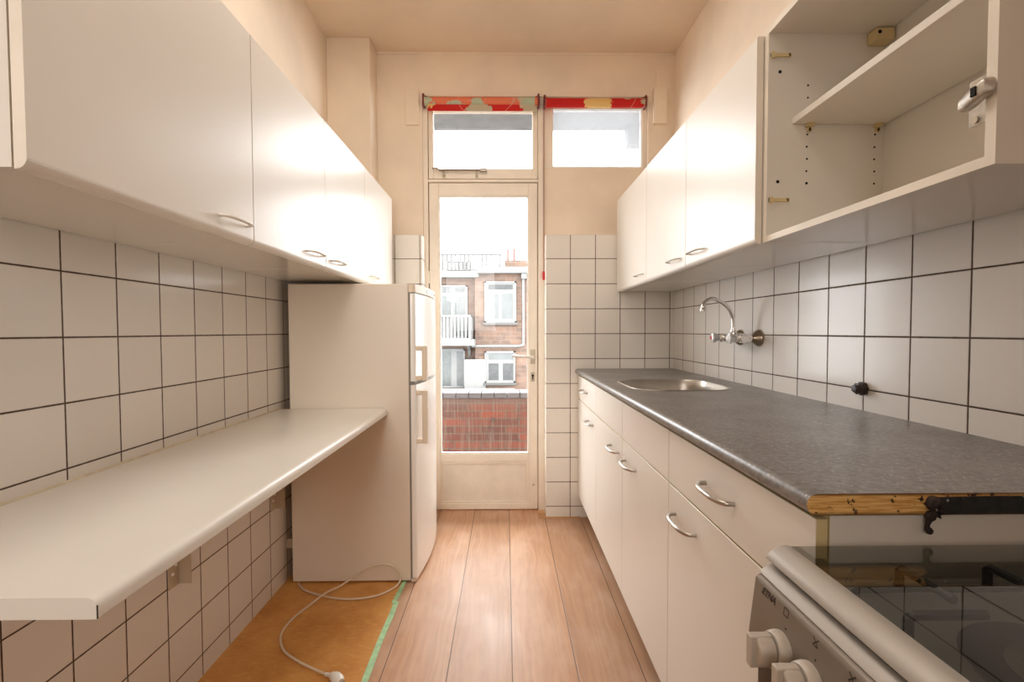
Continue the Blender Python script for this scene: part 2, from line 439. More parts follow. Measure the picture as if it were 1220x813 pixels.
# ceiling bead and the plastered-over boxes beside the window
struct(MB().box(-.79, 1.058, 2.928, 2.94, 1.706, CZ).build('trim_ceiling_bead', M['plaster'], bevel=.003))
struct(MB().box(.918, 1.0, 2.912, 2.94, 1.285, 1.495).build('trim_1', M['plaster'], bevel=.003))
struct(MB().box(.912, 1.03, 2.934, 2.94, .59, 1.275).box(.938, 1.03, 2.934, 2.94, 1.5, 1.602).build('trim_2', M['plaster'], bevel=.002))
struct(MB().box(-.612, -.53, 2.926, 2.94, 1.275, 1.492).build('trim_3', M['plaster'], bevel=.003))
# wooden strip at the foot of the back wall tiles
struct(MB().box(.2, .46, 2.826, D, FZ, FZ + .006).box(.2, .246, D, 2.95, FZ, FZ + .006).build('trim_4', M['threshold'], bevel=.002))
# timber frame round door and windows
b = MB()
b.box(-.512, -.482, 2.952, 3.03, FZ, 1.455); b.box(.207, .247, 2.948, 3.03, FZ, 1.455)
b.box(-.482, .207, 2.956, 3.03, 1.408, 1.455); b.box(-.482, .207, 2.956, 3.03, .934, .952)
b.box(-.482, -.462, 3.006, 3.03, FZ, 1.41); b.box(.186, .207, 3.006, 3.03, FZ, 1.41); b.box(-.46, .186, 3.006, 3.03, .915, .975); b.box(-.46, .186, 3.006, 3.03, 1.39, 1.41)
b.box(.247, .297, 2.962, 3.03, 1.022, 1.455); b.box(.862, .892, 2.962, 3.03, 1.022, 1.455); b.box(.297, .862, 2.962, 3.03, 1.4, 1.455); b.box(.297, .862, 2.966, 3.03, 1.022, 1.03)
struct(b.build('trim_5', M['paint'], bevel=.003))

# door leaf
b = MB(); y0, y1 = 2.962, 3.004
b.box(-.478, -.418, y0, y1, -1.143, .930); b.box(.146, .203, y0, y1, -1.143, .930)
b.box(-.418, .146, y0, y1, .852, .930); b.box(-.418, .146, y0, y1, -.835, -.787); b.box(-.418, .146, y0, y1, -1.143, -1.105)
dr = struct(b.build('door_1', M['paint'], bevel=.003))
b = MB()
for x0, x1, z0, z1 in ((-.418, -.41, -.787, .852), (.138, .146, -.787, .852), (-.41, .138, .844, .852), (-.41, .138, -.787, -.777)): b.box(x0, x1, y0 + .006, y0 + .03, z0, z1)
MB_bead = b.build('glazing_bead', M['white'], dr)
b = MB().box(-.418, .146, y0 + .012, y0 + .024, -1.105, -.835)
b.build('bottom_panel', M['panelpaint'], dr)
b = MB()
for x0, x1, z0, z1 in ((-.418, -.404, -1.105, -.835), (.132, .146, -1.105, -.835), (-.404, .132, -.849, -.835), (-.404, .132, -1.105, -1.091)): b.box(x0, x1, y0 + .004, y0 + .012, z0, z1)
b.build('panel_moulding', M['paint'], dr, bevel=.002)
MB().box(-.41, .138, y0 + .016, y0 + .021, -.777, .844).build('glass_pane', M['glass'], dr)
b = MB().box(.157, .187, y0 - .004, y0, -.208, -.118)
hp = b.build('handle_plate', M['brass'], dr, bevel=.002)
b = MB(); b.cyl((.172, y0 - .004, -.165), (.172, y0 - .05, -.165), .009)
b.tube([(.172, y0 - .048, -.165), (.15, y0 - .05, -.163), (.10, y0 - .05, -.160), (.055, y0 - .05, -.156), (.045, y0 - .045, -.156)], .011, 12, flat=.8)
b.build('door_handle', M['white'], hp, smooth=True)
b = MB().box(.159, .185, y0 - .004, y0, -.322, -.262)
kp = b.build('keyhole_plate', M['brass'], dr, bevel=.002)
MB().cyl((.172, y0 - .0055, -.283), (.172, y0 - .004, -.283), .0075).box(.1685, .1755, y0 - .0055, y0 - .004, -.308, -.283).build('keyhole', M['hole'], kp)
MB().cyl((.176, y0 - .004, -.985), (.176, y0, -.985), .007).build('screw_cap', M['brass'], dr)
MB().box(-.484, -.476, y0 - .006, y0, -1.1, -1.03).box(-.484, -.476, y0 - .006, y0, -.45, -.37).box(-.484, -.476, y0 - .006, y0, .3, .38).build('hinge_knuckles', M['paint'], dr)

# transom sash over the door
b = MB(); y0 = 2.958
b.box(-.478, -.448, y0, y0 + .04, .955, 1.405); b.box(.172, .203, y0, y0 + .04, .955, 1.405)
b.box(-.448, .172, y0, y0 + .04, 1.372, 1.405); b.box(-.448, .172, y0, y0 + .04, .955, 1.02)
w1 = struct(b.build('window_1', M['paint'], bevel=.003))
MB().box(-.448, .172, y0 + .016, y0 + .021, 1.02, 1.372).build('glass_pane', M['glass'], w1)
b = MB()
b.tube(spline([(-.452, y0 - .02, 1.012), (-.43, y0 - .022, 1.016), (-.40, y0 - .02, .999), (-.37, y0 - .018, 1.002), (-.28, y0 - .018, 1.002), (-.15, y0 - .018, 1.001)]), .0048, 8)
b.box(-.155, -.115, y0 - .026, y0 - .010, .994, 1.014); b.box(-.14, -.128, y0 - .012, y0, .998, 1.010)
st = b.build('window_stay', M['metalgrey'], w1, smooth=True)
for x in (-.383, -.178):
    MB().box(x - .009, x + .009, y0 - .005, y0, .962, .986).cyl((x, y0 - .014, .975), (x, y0 - .014, .999), .004, seg=8).box(x - .005, x + .005, y0 - .018, y0, .973, .981).build('stay_pin', M['brass'], st)
# fixed window right
w2 = struct(MB().box(.297, .303, 2.972, 3.0, 1.03, 1.4).box(.856, .862, 2.972, 3.0, 1.03, 1.4).box(.303, .856, 2.972, 3.0, 1.394, 1.4).box(.303, .856, 2.972, 3.0, 1.03, 1.036).build('window_2', M['white']))
MB().box(.303, .856, 2.982, 2.988, 1.036, 1.394).build('glass_pane', M['film'], w2)

# ------------------------------------------------------------------ roller blinds
def blind(x0, x1, label, roll, hem, zr, rr, hembar):
    t = thing('roller_blind', label, 'blind', ((x0 + x1) / 2, 2.92, zr - .05), 'rolled-up roller blinds over the door and windows')
    yb = 2.918
    MB().cyl((x0 + .012, yb, zr), (x1 - .012, yb, zr), rr, seg=28).build('fabric_roll', roll, t, smooth=True)
    if hembar:
        MB().box(x0 + .03, x1 - .02, yb - .012, yb - .004, zr - rr - .034, zr - rr + .012).build('hem_bar', hem, t, bevel=.002)
    for x, s in ((x0, 1), (x1, -1)):
        b = MB(); b.box(x, x + s * .012, yb - .022, 2.947, zr - .03, zr + .04); b.box(x, x + s * .022, 2.936, 2.94, zr + .0, zr + .045)
        b.build('bracket', M['bracketred'], t, bevel=.002)
    return t
bl1 = blind(-.505, .212, 'salmon roller blind with grey-green leaves rolled up above the glazed door', M['blind_orange'], M['blind_red'], 1.412, .026, True)
bl2 = blind(.238, .872, 'red roller blind with a cream flower rolled up above the small fixed window', M['blind_red'], M['blind_red'], 1.405, .027, False)
b = MB()
for x in (.2365, .2425):
    z = 1.40
    while z > .37:
        b.ball((x, 2.925 if x < .24 else 2.936, z), .0034, 6, 4); z -= .0125
ch = b.build('bead_chain', M['chain'], bl1)
MB().lathe((.2395, 2.926, .372), (0, 0, -1), [(0, .004), (.004, .010), (.04, .011), (.052, .008), (.054, .002)], 12).build('chain_weight', M['red'], ch, smooth=True)

# ------------------------------------------------------------------ wall cabinets
def door_profile(xf, th, z0, z1, s, r=.016):
    """profile in (x,z) of a door leaf: front face at xf, thickness th towards the wall (s = wall side sign), lower front edge rolled"""
    pts = [(xf + s * th, z1), (xf + s * th, z0)]
    for k in range(7):
        a = PI / 2 * k / 6
        pts.append((xf + s * (r - r * math.sin(a)), z0 + r - r * math.cos(a)))
    pts += [(xf, z1 - .004), (xf + s * .004, z1)]
    return pts
def bow(xf, s, yc, z, half, out, r, flat=1.0):
    """bow handle: two feet on a door face, bar curving out"""
    x = lambda d: xf - s * d
    return spline([(x(0), yc - half, z), (x(out * .55), yc - half * .93, z), (x(out * .93), yc - half * .55, z), (x(out), yc, z), (x(out * .93), yc + half * .55, z), (x(out * .55), yc + half * .93, z), (x(0), yc + half, z)], 6)
def wall_cabinet(side, y0, y1, zb, zt, label, hy, opendoor=False):
    s = -1 if side == 'L' else 1
    xf = -.668 if side == 'L' else .675
    xw = s * 1.012; xc = xf + s * .02; th = .016
    t = thing('wall_cabinet', label, 'wall cabinet', ((xf + xw) / 2, (y0 + y1) / 2, zb), 'white wall cabinets on the left wall' if side == 'L' else 'white wall cabinets on the right wall')
    b = MB(); g = .0006
    b.box(xc, xw, y0 + g, y0 + th, zb, zt); b.box(xc, xw, y1 - th, y1 - g, zb, zt)
    b.box(xc, xw, y0 + th, y1 - th, zt - th, zt); b.box(xw - s * .006, xw, y0 + th, y1 - th, zb + th, zt - th)
    b.mat(2).box(xc + s * .001, xw, y0 + th, y1 - th, zb + .0005, zb + th)
    b.mat(3); xs = xc + s * .001
    ob = b.build('carcass', [M['cabin'], M['hole'], M['under'], M['edgepale']], t)
    for p in ob.data.polygons:
        n = p.normal
        if n.x * s < -.9 and abs((p.center + ORG[t.name]).x - xc) < .004: p.material_index = 3
        if n.z < -.9 and abs((p.center + ORG[t.name]).z - H - zb) < .002: p.material_index = 2
    if not opendoor:
        b = MB(); b.prism(door_profile(xf, .018, zb - .002, zt + .001, s), 'y', y0 + .0018, y1 - .0018, capmat=1)
        d = b.build('door', [M['cab'], M['edgepale']], t)
        MB().tube(bow(xf, s, hy, zb + .042, .058, .024, .0055), .0062, 10, flat=.6).build('handle', M['white'], d, smooth=True)
    return t, ob
ZB, ZT = .231, .783
for y0, y1, lab, hy in ((.665, 1.2565, 'white wall cabinet at the near end of the left row, above the white worktop shelf', 1.165),
                        (1.2565, 1.755, 'white wall cabinet second from the near end of the left row', 1.65),
                        (1.755, 2.25, 'white wall cabinet third from the near end of the left row, just above the fridge', 1.87),
                        (2.25, 2.785, 'white wall cabinet at the door end of the left row', 2.38)):
    wall_cabinet('L', y0, y1, ZB, ZT, lab, hy)
RB, RT = .236, .785
for y0, y1, lab, hy in ((1.2635, 1.7535, 'white closed wall cabinet beside the open doorless cabinet on the right wall', 1.645),
                        (1.7535, 2.243, 'white wall cabinet in the middle of the right row, above the wall tap', 1.86),
                        (2.243, 2.832, 'white wall cabinet at the window end of the right row', 2.34)):
    wall_cabinet('R', y0, y1, RB, RT, lab, hy)
oc, carc = wall_cabinet('R', .662, 1.2615, RB, RT + .012, 'open white wall cabinet without a door, one shelf inside', 0, True)
xs0 = .705
MB().box(xs0 + .055, 1.004, .680, 1.2445, .545, .562).build('shelf', [M['cabin']], oc, bevel=.001)
# drilled holes and shelf supports on the far side panel
yi = 1.2455
for x, z, r in ((.726, .682, .0045), (.724, .395, .0045), (.801, .647, .0026), (.801, .615, .0026), (.801, .519, .0026), (.8, .487, .0026), (.801, .455, .0026), (.8, .423, .0026), (.801, .391, .0036),
                (.982, .519, .0026), (.981, .486, .0026), (.981, .454, .0026), (.982, .422, .0026), (.982, .39, .0026)):
    MB().cyl((x, yi - .0006, z), (x, yi + .0005, z), r, seg=12).build('drilled_hole', M['hole'], oc)
for x in (.803, .985):
    MB().box(x - .008, x + .008, 1.231, yi, .537, .545).cyl((x, 1.2375, .529), (x, yi, .529), .005, seg=10).box(x - .003, x + .003, 1.2375, yi, .525, .54).build('shelf_support', M['edge'], oc)
for z in (.7235, .346):
    MB().box(.700, .750, 1.2395, yi, z - .0045, z + .0045).cyl((.750, 1.2395, z), (.750, yi, z), .0045, seg=10).box(.700, .708, 1.2375, yi, z - .0075, z + .0075).build('door_clip', M['edge'], oc)
b = MB(); b.box(.955, 1.003, 1.212, yi, .748, .7785)
hb = b.build('hanging_bracket', M['edge'], oc, bevel=.003)
MB().cyl((.963, 1.2115, .766), (.963, 1.212, .766), .005, seg=10).build('bracket_screw', M['hole'], hb)
b = MB(); b.box(.945, 1.002, .679, .727, .737, .778)
hb = b.build('hanging_bracket', M['edge'], oc, bevel=.003)
# concealed hinge left behind on the near side panel
yh = .6785
b = MB(); b.box(.712, .716, yh, yh + .041, .309, .378)
hg = b.build('hinge', M['pewter'], oc, bevel=.001)
for z in (.317, .370): MB().cyl((.712, yh + .03, z), (.7095, yh + .03, z), .005, seg=12).build('hinge_screw', M['brass'], hg)
b = MB(); L = []
for x, y, z, w, h in ((.6835, .662, .346, .006, .008), (.6845, .665, .346, .009, .012), (.6855, .677, .344, .0092, .012), (.689, .692, .340, .0095, .0115), (.690, .703, .337, .009, .0105), (.690, .708, .335, .005, .006)):
    d = Vector((.42, .9, 0)); n_ = Vector((.9, -.42, 0)); L.append([tuple(Vector((x, y, z)) + n_ * w * math.copysign(abs(math.cos(a)) ** .6, math.cos(a)) + Vector((0, 0, h * math.copysign(abs(math.sin(a)) ** .6, math.sin(a))))) for a in [2 * PI * i / 20 for i in range(20)]])
b.loft(L); b.build('hinge_arm', M['pewter'], hg, smooth=True)
MB().box(.6745, .678, .674, .681, .337, .350).build('hinge_slot', M['hole'], hg)

# ------------------------------------------------------------------ base cabinets
XF = .442
def base_unit(y0, y1, label, hy_d, front_name, hy_t):
    t = thing('base_cabinet', label, 'base cabinet', (.73, (y0 + y1) / 2, FZ), 'white base cabinets under the grey worktop')
    xc, xw, zt, zb, th = XF + .0195, 1.012, -.2635, -1.008, .016
    b = MB(); g = .0006
    b.box(xc, xw, y0 + g, y0 + th, zb, zt); b.box(xc, xw, y1 - th, y1 - g, zb, zt); b.box(xc, xw, y0 + th, y1 - th, zb, zb + th)
    b.box(xw - .006, xw, y0 + th, y1 - th, zb + th, zt); b.box(xc, xc + .08, y0 + th, y1 - th, zt - .016, zt); b.box(xc, xc + .02, y0 + th, y1 - th, -.425, -.405)
    ca = b.build('carcass', [M['cabin'], M['edge']], t)
    for p in ca.data.polygons:
        if p.normal.x < -.9 and abs((p.center + ORG[t.name]).x - xc) < .002: p.material_index = 1
    MB().box(.508, .52, y0 + g, y1 - g, FZ, zb).box(.52, xw, y0 + .01, y0 + .03, FZ, zb).box(.52, xw, y1 - .03, y1 - .01, FZ, zb).build('plinth', M['gap'], t)
    def leaf(nm, z0, z1):
        b = MB().box(XF, XF + .018, y0 + .0016, y1 - .0016, z0, z1)
        o = b.build(nm, [M['cab'], M['edge']], t, bevel=.0008, seg=1)
        for p in o.data.polygons:
            if abs(p.normal.x) < .5: p.material_index = 1
        return o
    d = leaf('door', zb, -.4135); f = leaf(front_name, -.4095, -.270)
    for o, hy, z in ((d, hy_d, -.478), (f, hy_t, -.337)):
        if hy is None: continue
        pts = bow(XF, 1, hy, z, .064, .031, .005)
        MB().tube(pts, .0052, 10).build('handle', M['nickel'], o, smooth=True)
    return t
base_unit(.652, 1.2525, 'white base cabinet with drawer at the cooker end of the worktop', 1.135, 'drawer', .955)
base_unit(1.2525, 1.7545, 'white base cabinet second from the cooker, plain drawer front above its door', 1.64, 'false_front', None)
base_unit(1.7545, 2.268, 'white base cabinet under the sink', 1.875, 'false_front', None)
base_unit(2.268, 2.838, 'white base cabinet with drawer at the glazed-door end of the worktop', 2.40, 'drawer', 2.575)

# ------------------------------------------------------------------ worktop with sink
CT, CB = -.231, -.2625
y0, y1 = .648, D - .001
nose = [(.462, CB)]
for k in range(9):
    a = -PI / 2 - PI * k / 8
    nose.append((.4415 + .0158 * math.cos(a) * 1.05, (CT + CB) / 2 + (CT - CB) / 2 * math.sin(a)))
nose.append((.462, CT))
b = MB(); b.prism(nose, 'y', y0, y1, capmat=1)
hole = rrect(.512, .905, 1.782, 2.182, .11, 8)
bm = b.bm
def ring(pts, z):
    vs = [bm.verts.new((p[0], p[1], z + H)) for p in pts]
    return vs, [bm.edges.new((vs[i], vs[(i + 1) % len(vs)])) for i in range(len(vs))]
outer = [(.462, y0), (XR - .001, y0), (XR - .001, y1), (.462, y1)]
for z in (CT, CB):
    ov, oe = ring(outer, z); hv, he = ring(hole, z)
    r = bmesh.ops.triangle_fill(bm, edges=oe + he, use_beauty=True)
    for f in r['geom']:
        if isinstance(f, bmesh.types.BMFace): f.material_index = 0
b.mat(1).face([(.462, y0, CB), (XR - .001, y0, CB), (XR - .001, y0, CT), (.462, y0, CT)])
b.mat(0).face([(.462, y1, CB), (XR - .001, y1, CB), (XR - .001, y1, CT), (.462, y1, CT)])
b.face([(XR - .001, y0, CB), (XR - .001, y1, CB), (XR - .001, y1, CT), (XR - .001, y0, CT)])
b.loft([[(p[0], p[1], CB) for p in hole], [(p[0], p[1], CT) for p in hole]], False, False)
bmesh.ops.remove_doubles(bm, verts=bm.verts, dist=1e-5)
wt = b.build('worktop', [M['counter'], M['chip']], smooth=True)
tag(wt, 'speckled dark grey laminate worktop over the white base cabinets', 'worktop')
# torn edging strip hanging off the raw end
b = MB(); L = []
for k in range(9):
    t = k / 8; x = .604 + .42 * t; w = .0012 * math.sin(9 * t)
    zt = -.2365 + .004 * t + w * .5; zb = -.2615 + .0035 * t + w
    L.append([(x, y0 - .0035, zb), (x, y0 - .0035, zt), (x, y0 - .0005, zt), (x, y0 - .0005, zb)])
b.loft(L); b.build('edging_strip', M['strip'], wt)
b = MB()
b.tube(spline([(.606, y0 - .004, -.237), (.598, y0 - .006, -.247), (.601, y0 - .005, -.256), (.597, y0 - .004, -.265), (.594, y0 - .004, -.276), (.5965, y0 - .004, -.283), (.599, y0 - .003, -.287)]), .004, 8,
       radii=[.004 + .0026 * math.sin(k * .35) * (1 if k < 26 else .4) + (.002 if k < 20 else 0) for k in range(49)], flat=1.0, up=(1, 0, 0))
b.tube(spline([(.610, y0 - .004, -.245), (.612, y0 - .005, -.256), (.608, y0 - .004, -.264)]), .004, 8, radii=[.003 + .0015 * math.sin(k) for k in range(17)], up=(1, 0, 0))
b.build('peeled_scrap', M['burnt'], wt, smooth=True)

# sink
sk = thing('sink', 'stainless steel sink basin sunk into the grey worktop', 'sink', (.708, 1.98, CB - .15))
b = MB(); L = []
for ins, z, r in ((-.010, CT + .0004, .118), (-.008, CT + .0022, .116), (.002, CT + .0022, .108), (.006, CT - .004, .104), (.010, CT - .03, .1), (.018, CT - .11, .092), (.032, CT - .142, .08), (.07, CT - .152, .06)):
    L.append([(p[0], p[1], z) for p in rrect(.512 + ins, .905 - ins, 1.782 + ins, 2.182 - ins, r, 8)])
b.loft(L, False, True)
b.build('basin', M['steel'], sk, smooth=True)
dn = MB().lathe((.708, 1.98, CT - .1515), (0, 0, 1), [(0, .045), (.003, .045), (.004, .04), (.001, .03), (.001, .002)]).build('drain', M['chrome'], sk, smooth=True)
b = MB()
for k in range(6): b.cyl((.708 + .018 * math.cos(k * PI / 3), 1.98 + .018 * math.sin(k * PI / 3), CT - .1500), (.708 + .018 * math.cos(k * PI / 3), 1.98 + .018 * math.sin(k * PI / 3), CT - .1493), .004, seg=8)
b.build('drain_slots', M['hole'], dn)

# wall mixer tap
tp = thing('wall_tap', 'chrome two-knob mixer tap with swan spout on the right tiled wall', 'tap', (1.0, 1.955, -.07))
zt = -.031
for y in (1.88, 2.03):
    b = MB(); b.lathe((XR, y, zt), (-1, 0, 0), [(0, .035), (.004, .035), (.012, .031), (.03, .016), (.034, .015)]); b.build('wall_flange', M['flange'], tp, smooth=True)
    b = MB(); b.lathe((XR - .034, y, zt), (-1, 0, 0), [(0, .0135), (.008, .0135), (.009, .0165), (.026, .0165), (.027, .013), (.05, .013)], 6 if False else 18); b.build('inlet', M['chrome'], tp, smooth=True)
b = MB(); b.cyl((.958, 1.858, zt), (.958, 2.052, zt), .0165, seg=20)
for y in (1.88, 2.03): b.lathe((.972, y, zt), (-1, 0, 0), [(0, .019), (.03, .019), (.036, .012), (.042, .012)])
b.lathe((.958, 1.955, zt), (0, 0, 1), [(0, .016), (.022, .015), (.026, .0115), (.034, .0115)])
b.build('body', M['chrome'], tp, smooth=True)
for y in (1.88, 2.03):
    b = MB(); n = 24; L = []
    for d, r, k in ((.042, .011, 0), (.046, .0135, .06), (.056, .0185, .1), (.066, .0225, .12), (.071, .022, .06), (.074, .016, 0)):
        L.append([(.972 - d, y + r * (1 + k * math.cos(6 * 2 * PI * i / n)) * math.cos(2 * PI * i / n), zt + r * (1 + k * math.cos(6 * 2 * PI * i / n)) * math.sin(2 * PI * i / n)) for i in range(n)])
    b.loft(L); kb = b.build('knob', M['acryl'], tp, smooth=True)
    MB().cyl((.898, y, zt), (.8965, y, zt), .009, seg=16).build('knob_cap', M['red'] if y > 2 else M['white'], kb)
sp = [(0, 0), (0, .025), (.03, .058), (.17, .094), (.42, .119), (.70, .131), (.9, .120), (.985, .104), (1.0, .088)]
P0, P1 = Vector((.958, 1.955)), Vector((.806, 1.902))
pts = [(.958, 1.955, -.002)] + [(P0.x + (P1.x - P0.x) * s_, P0.y + (P1.y - P0.y) * s_, z) for s_, z in sp[1:]]
b = MB(); b.tube(spline(pts, 6), .0078, 12); b.build('spout', M['chrome'], tp, smooth=True)
MB().lathe((P1.x, P1.y, .094), (0, 0, -1), [(0, .0085), (.003, .0105), (.014, .011), (.015, .008)], 16).build('aerator', M['chrome'], tp, smooth=True)

# capped pipe stub on the tiles
b = MB(); b.lathe((XR, 1.325, -.168), (-1, 0, 0), [(0, .02), (.01, .02), (.011, .0165), (.022, .017), (.023, .012), (.03, .0115), (.031, .004)], 7)
tag(b.build('pipe_stub', M['stub'], bevel=.001), 'dark capped pipe stub poking out of the tiles above the worktop', 'pipe cap')

# ------------------------------------------------------------------ left worktop shelf
SZ = -.3475; sy0, sy1 = .606, 2.098
ws = thing('wall_shelf', 'white rounded-edge worktop shelf fixed along the left tiled wall', 'shelf', ((XL - .54) / 2, (sy0 + sy1) / 2, SZ - .03))
prof = [(XL + .0005, SZ - .029), (XL + .0005, SZ)]
for k in range(7):
    a = PI / 2 - PI / 2 * k / 6; prof.append((-.551 + .016 * math.cos(a), SZ - .016 + .016 * math.sin(a)))
prof += [(-.535, SZ - .027), (-.537, SZ - .029)]
b = MB(); b.prism(prof, 'y', sy0, sy1, capmat=1); b.build('board', [M['shelf'], M['cabin']], ws, smooth=True)
MB().box(-.5365, -.535, sy0 - .0006, sy0 + .0004, SZ - .028, SZ - .010).build('edge_seam', M['gap'], ws)
b = MB(); b.prism([(XL, SZ), (XL + .006, SZ), (XL + .002, SZ + .002), (XL, SZ + .005)], 'y', sy0, sy1); b.build('sealant', M['caulk'], ws)
for yc in (1.388, 2.0):
    b = MB(); b.box(XL, XL + .003, yc, yc + .047, -.778, SZ - .029)
    b.box(XL + .003, XL + .040, yc + .043, yc + .047, -.778, SZ - .029); b.box(XL + .003, XL + .040, yc, yc + .043, SZ - .033, SZ - .029)
    br = b.build('bracket', M['bracket'], ws, bevel=.001)
    for dy, z in ((.016, -.735), (.030, -.712), (.022, -.45)):
        MB().lathe((XL + .003, yc + dy, z), (1, 0, 0), [(0, .0055), (.003, .0048), (.004, .002)], 12).build('bracket_screw', M['white'], br)

# ------------------------------------------------------------------ fridge
fr = thing('fridge_freezer', 'white two-door fridge freezer standing between worktop shelf and glazed door', 'fridge', (-.70, 2.4, FZ))
fy0, fy1, fb, ft = 2.105, 2.705, -1.146, .214
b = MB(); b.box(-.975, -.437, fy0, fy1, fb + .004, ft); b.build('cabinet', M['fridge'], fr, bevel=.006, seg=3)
def front(z0, z1, xb, nm, m, bulge=.026, grow=0.0):
    L = []
    n = 16; pts = [(xb, fy0 + .0005), ]
    xc = -.407 + grow
    pts.append((xc - .006, fy0 + .0005)); 
    for k in range(n + 1):
        t = k / n; y = fy0 + .005 + (fy1 - fy0 - .01) * t
        pts.append((xc + bulge * (1 - (2 * t - 1) ** 2), y))
    pts += [(xc - .006, fy1 - .0005), (xb, fy1 - .0005)]
    return MB().prism(pts, 'z', z0, z1).build(nm, m, fr, bevel=.003, smooth=True)
tpn = front(.176, ft - .001, -.4365, 'top_panel', [M['fridgetrim']])
for y, w, h in ((2.29, .012, .014), (2.42, .03, .004), (2.5, .05, .008)):
    t_ = (y - fy0) / (fy1 - fy0); xx = -.407 + .026 * (1 - (2 * t_ - 1) ** 2)
    MB().box(xx - .002, xx + .0008, y, y + w, .193 - h / 2, .193 + h / 2).build('printed_mark', M['logo'], tpn)
MB().box(-.4365, -.412, fy0 + .006, fy1 - .006, fb + .012, .176).build('door_gasket', M['gasket'], fr)
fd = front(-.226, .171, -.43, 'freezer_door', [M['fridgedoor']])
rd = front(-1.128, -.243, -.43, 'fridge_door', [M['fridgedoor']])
front(fb, -1.132, -.4365, 'kick_plate', [M['fridgetrim']], .018, -.004)
def fhandle(par, z0, z1):
    y0_, y1_ = fy0 + .008, fy0 + .036
    b = MB(); xo, xi = -.357, -.380
    b.box(xi, xo, y0_, y1_, z0, z1); b.box(-.408, xi, y0_, y1_, z0, z0 + .022); b.box(-.408, xi, y0_, y1_, z1 - .022, z1)
    b.box(-.434, -.405, fy0 - .003, y0_, z0 - .004, z0 + .016) if False else None
    b.build('handle', M['fridgetrim'], par, bevel=.004, seg=3)
fhandle(fd, -.224, -.066); fhandle(rd, -.512, -.268)
for x in (-.46, -.93):
    for y in (fy0 + .05, fy1 - .05):
        MB().cyl((x, y, FZ + .004), (x, y, fb + .004), .018, seg=14).build('foot', M['black'], fr)
# mains cord looped on the floor and against the fridge side
F = FZ + .0078
cp = [(-.945, 2.100, F), (-.928, 2.075, F), (-.884, 2.035, F), (-.793, 1.992, F), (-.681, 1.967, F), (-.572, 1.985, F), (-.505, 2.045, F), (-.483, 2.085, F + .010),
      (-.484, 2.0985, F + .030), (-.503, 2.0985, F + .066), (-.55, 2.0985, F + .084), (-.612, 2.0985, F + .074), (-.655, 2.0975, F + .050), (-.70, 2.090, F + .024),
      (-.745, 2.052, F + .008), (-.785, 1.998, F + .009), (-.82, 1.925, F + .002), (-.852, 1.83, F), (-.850, 1.735, F), (-.803, 1.653, F), (-.731, 1.597, F), (-.656, 1.555, F), (-.6, 1.527, F)]
pc = thing('power_cord', 'cream power cord looped on the hardboard in front of the fridge', 'cord', (-.7, 1.9, FZ + .003))
MB().tube(spline(cp, 8), .0042, 8).build('cable', M['cord'], pc, smooth=True)
b = MB(); b.tube([(-.604, 1.529, F), (-.585, 1.52, F + .003), (-.575, 1.512, F + .007), (-.558, 1.497, F + .012), (-.545, 1.485, F + .012), (-.535, 1.476, F + .010)], .01, 14, radii=[.0055, .007, .012, .0175, .018, .014])
pg = b.build('plug', M['white'], pc, smooth=True)
b = MB()
for o in (-.0095, .0095): b.cyl((-.537 + o * .7, 1.478 + o * .7, F + .011), (-.518 + o * .7, 1.459 + o * .7, F + .011), .0024, seg=8)
b.build('plug_pins', M['nickel'], pg)

# floor sheet and tape
tag(MB().box(XL, -.468, -1.5, 2.80, FZ, FZ + .002).build('hardboard_sheet', M['board']), 'orange-brown hardboard sheet covering the floor along the left tiled wall', 'floor sheet')
def tape(y0, y1, x0, x1, w, lab, z):
    b = MB(); n = 24; L = []
    for k in range(n + 1):
        t = k / n; y = y0 + (y1 - y0) * t; x = x0 + (x1 - x0) * t + .002 * math.sin(k * 1.7)
        a, c = w * (.5 + .05 * math.sin(k * 2.3)), w * (.5 + .06 * math.sin(k * 3.1 + 1))
        L.append([(x - a, y, z), (x + c, y, z), (x + c, y, z + .0006), (x - a, y, z + .0006)])
    b.loft(L); tag(b.build('masking_tape', M['tape']), lab, 'tape', 'green tape along the hardboard edge')
tape(-.4, 1.955, -.466, -.468, .022, 'long strip of green masking tape along the hardboard edge', FZ + .0022)
tape(1.94, 2.12, -.476, -.466, .02, 'short piece of green masking tape ending under the fridge corner', FZ + .003)
tag(MB().box(XL + .0005, XL + .03, 2.135, 2.175, -1.0, -.955).build('wall_block', M['bracket'], bevel=.002), 'small beige block on the left tiles behind the fridge', 'block')

# ------------------------------------------------------------------ cooker
ck = thing('cooker', 'silver freestanding gas cooker with closed dark glass lid', 'cooker', (.66, .335, FZ))
cy0, cy1 = .03, .632
b = MB(); b.box(.362, .995, cy0 + .004, cy1 - .004, FZ + .05, -.338); b.build('body', M['stovepanel'], ck, bevel=.003)
for x in (.41, .95):
    for y in (cy0 + .05, cy1 - .05): MB().cyl((x, y, FZ + .0136), (x, y, FZ + .05), .017, seg=14).build('foot', M['black'], ck)
# hob edge
b = MB(); b.prism([(.36, -.340), (.341, -.327), (.337, -.320), (.341, -.3155), (.352, -.3095), (.362, -.3085), (.372, -.314), (.385, -.332), (.985, -.332), (.995, -.31), (.995, -.34)], 'y', cy0, cy1)
b.build('hob', M['stove'], ck, smooth=True)
b = MB(); b.box(.388, .982, cy0 + .012, cy1 - .012, -.3318, -.3300); b.build('hob_plate', M['hob'], ck, bevel=.0008)
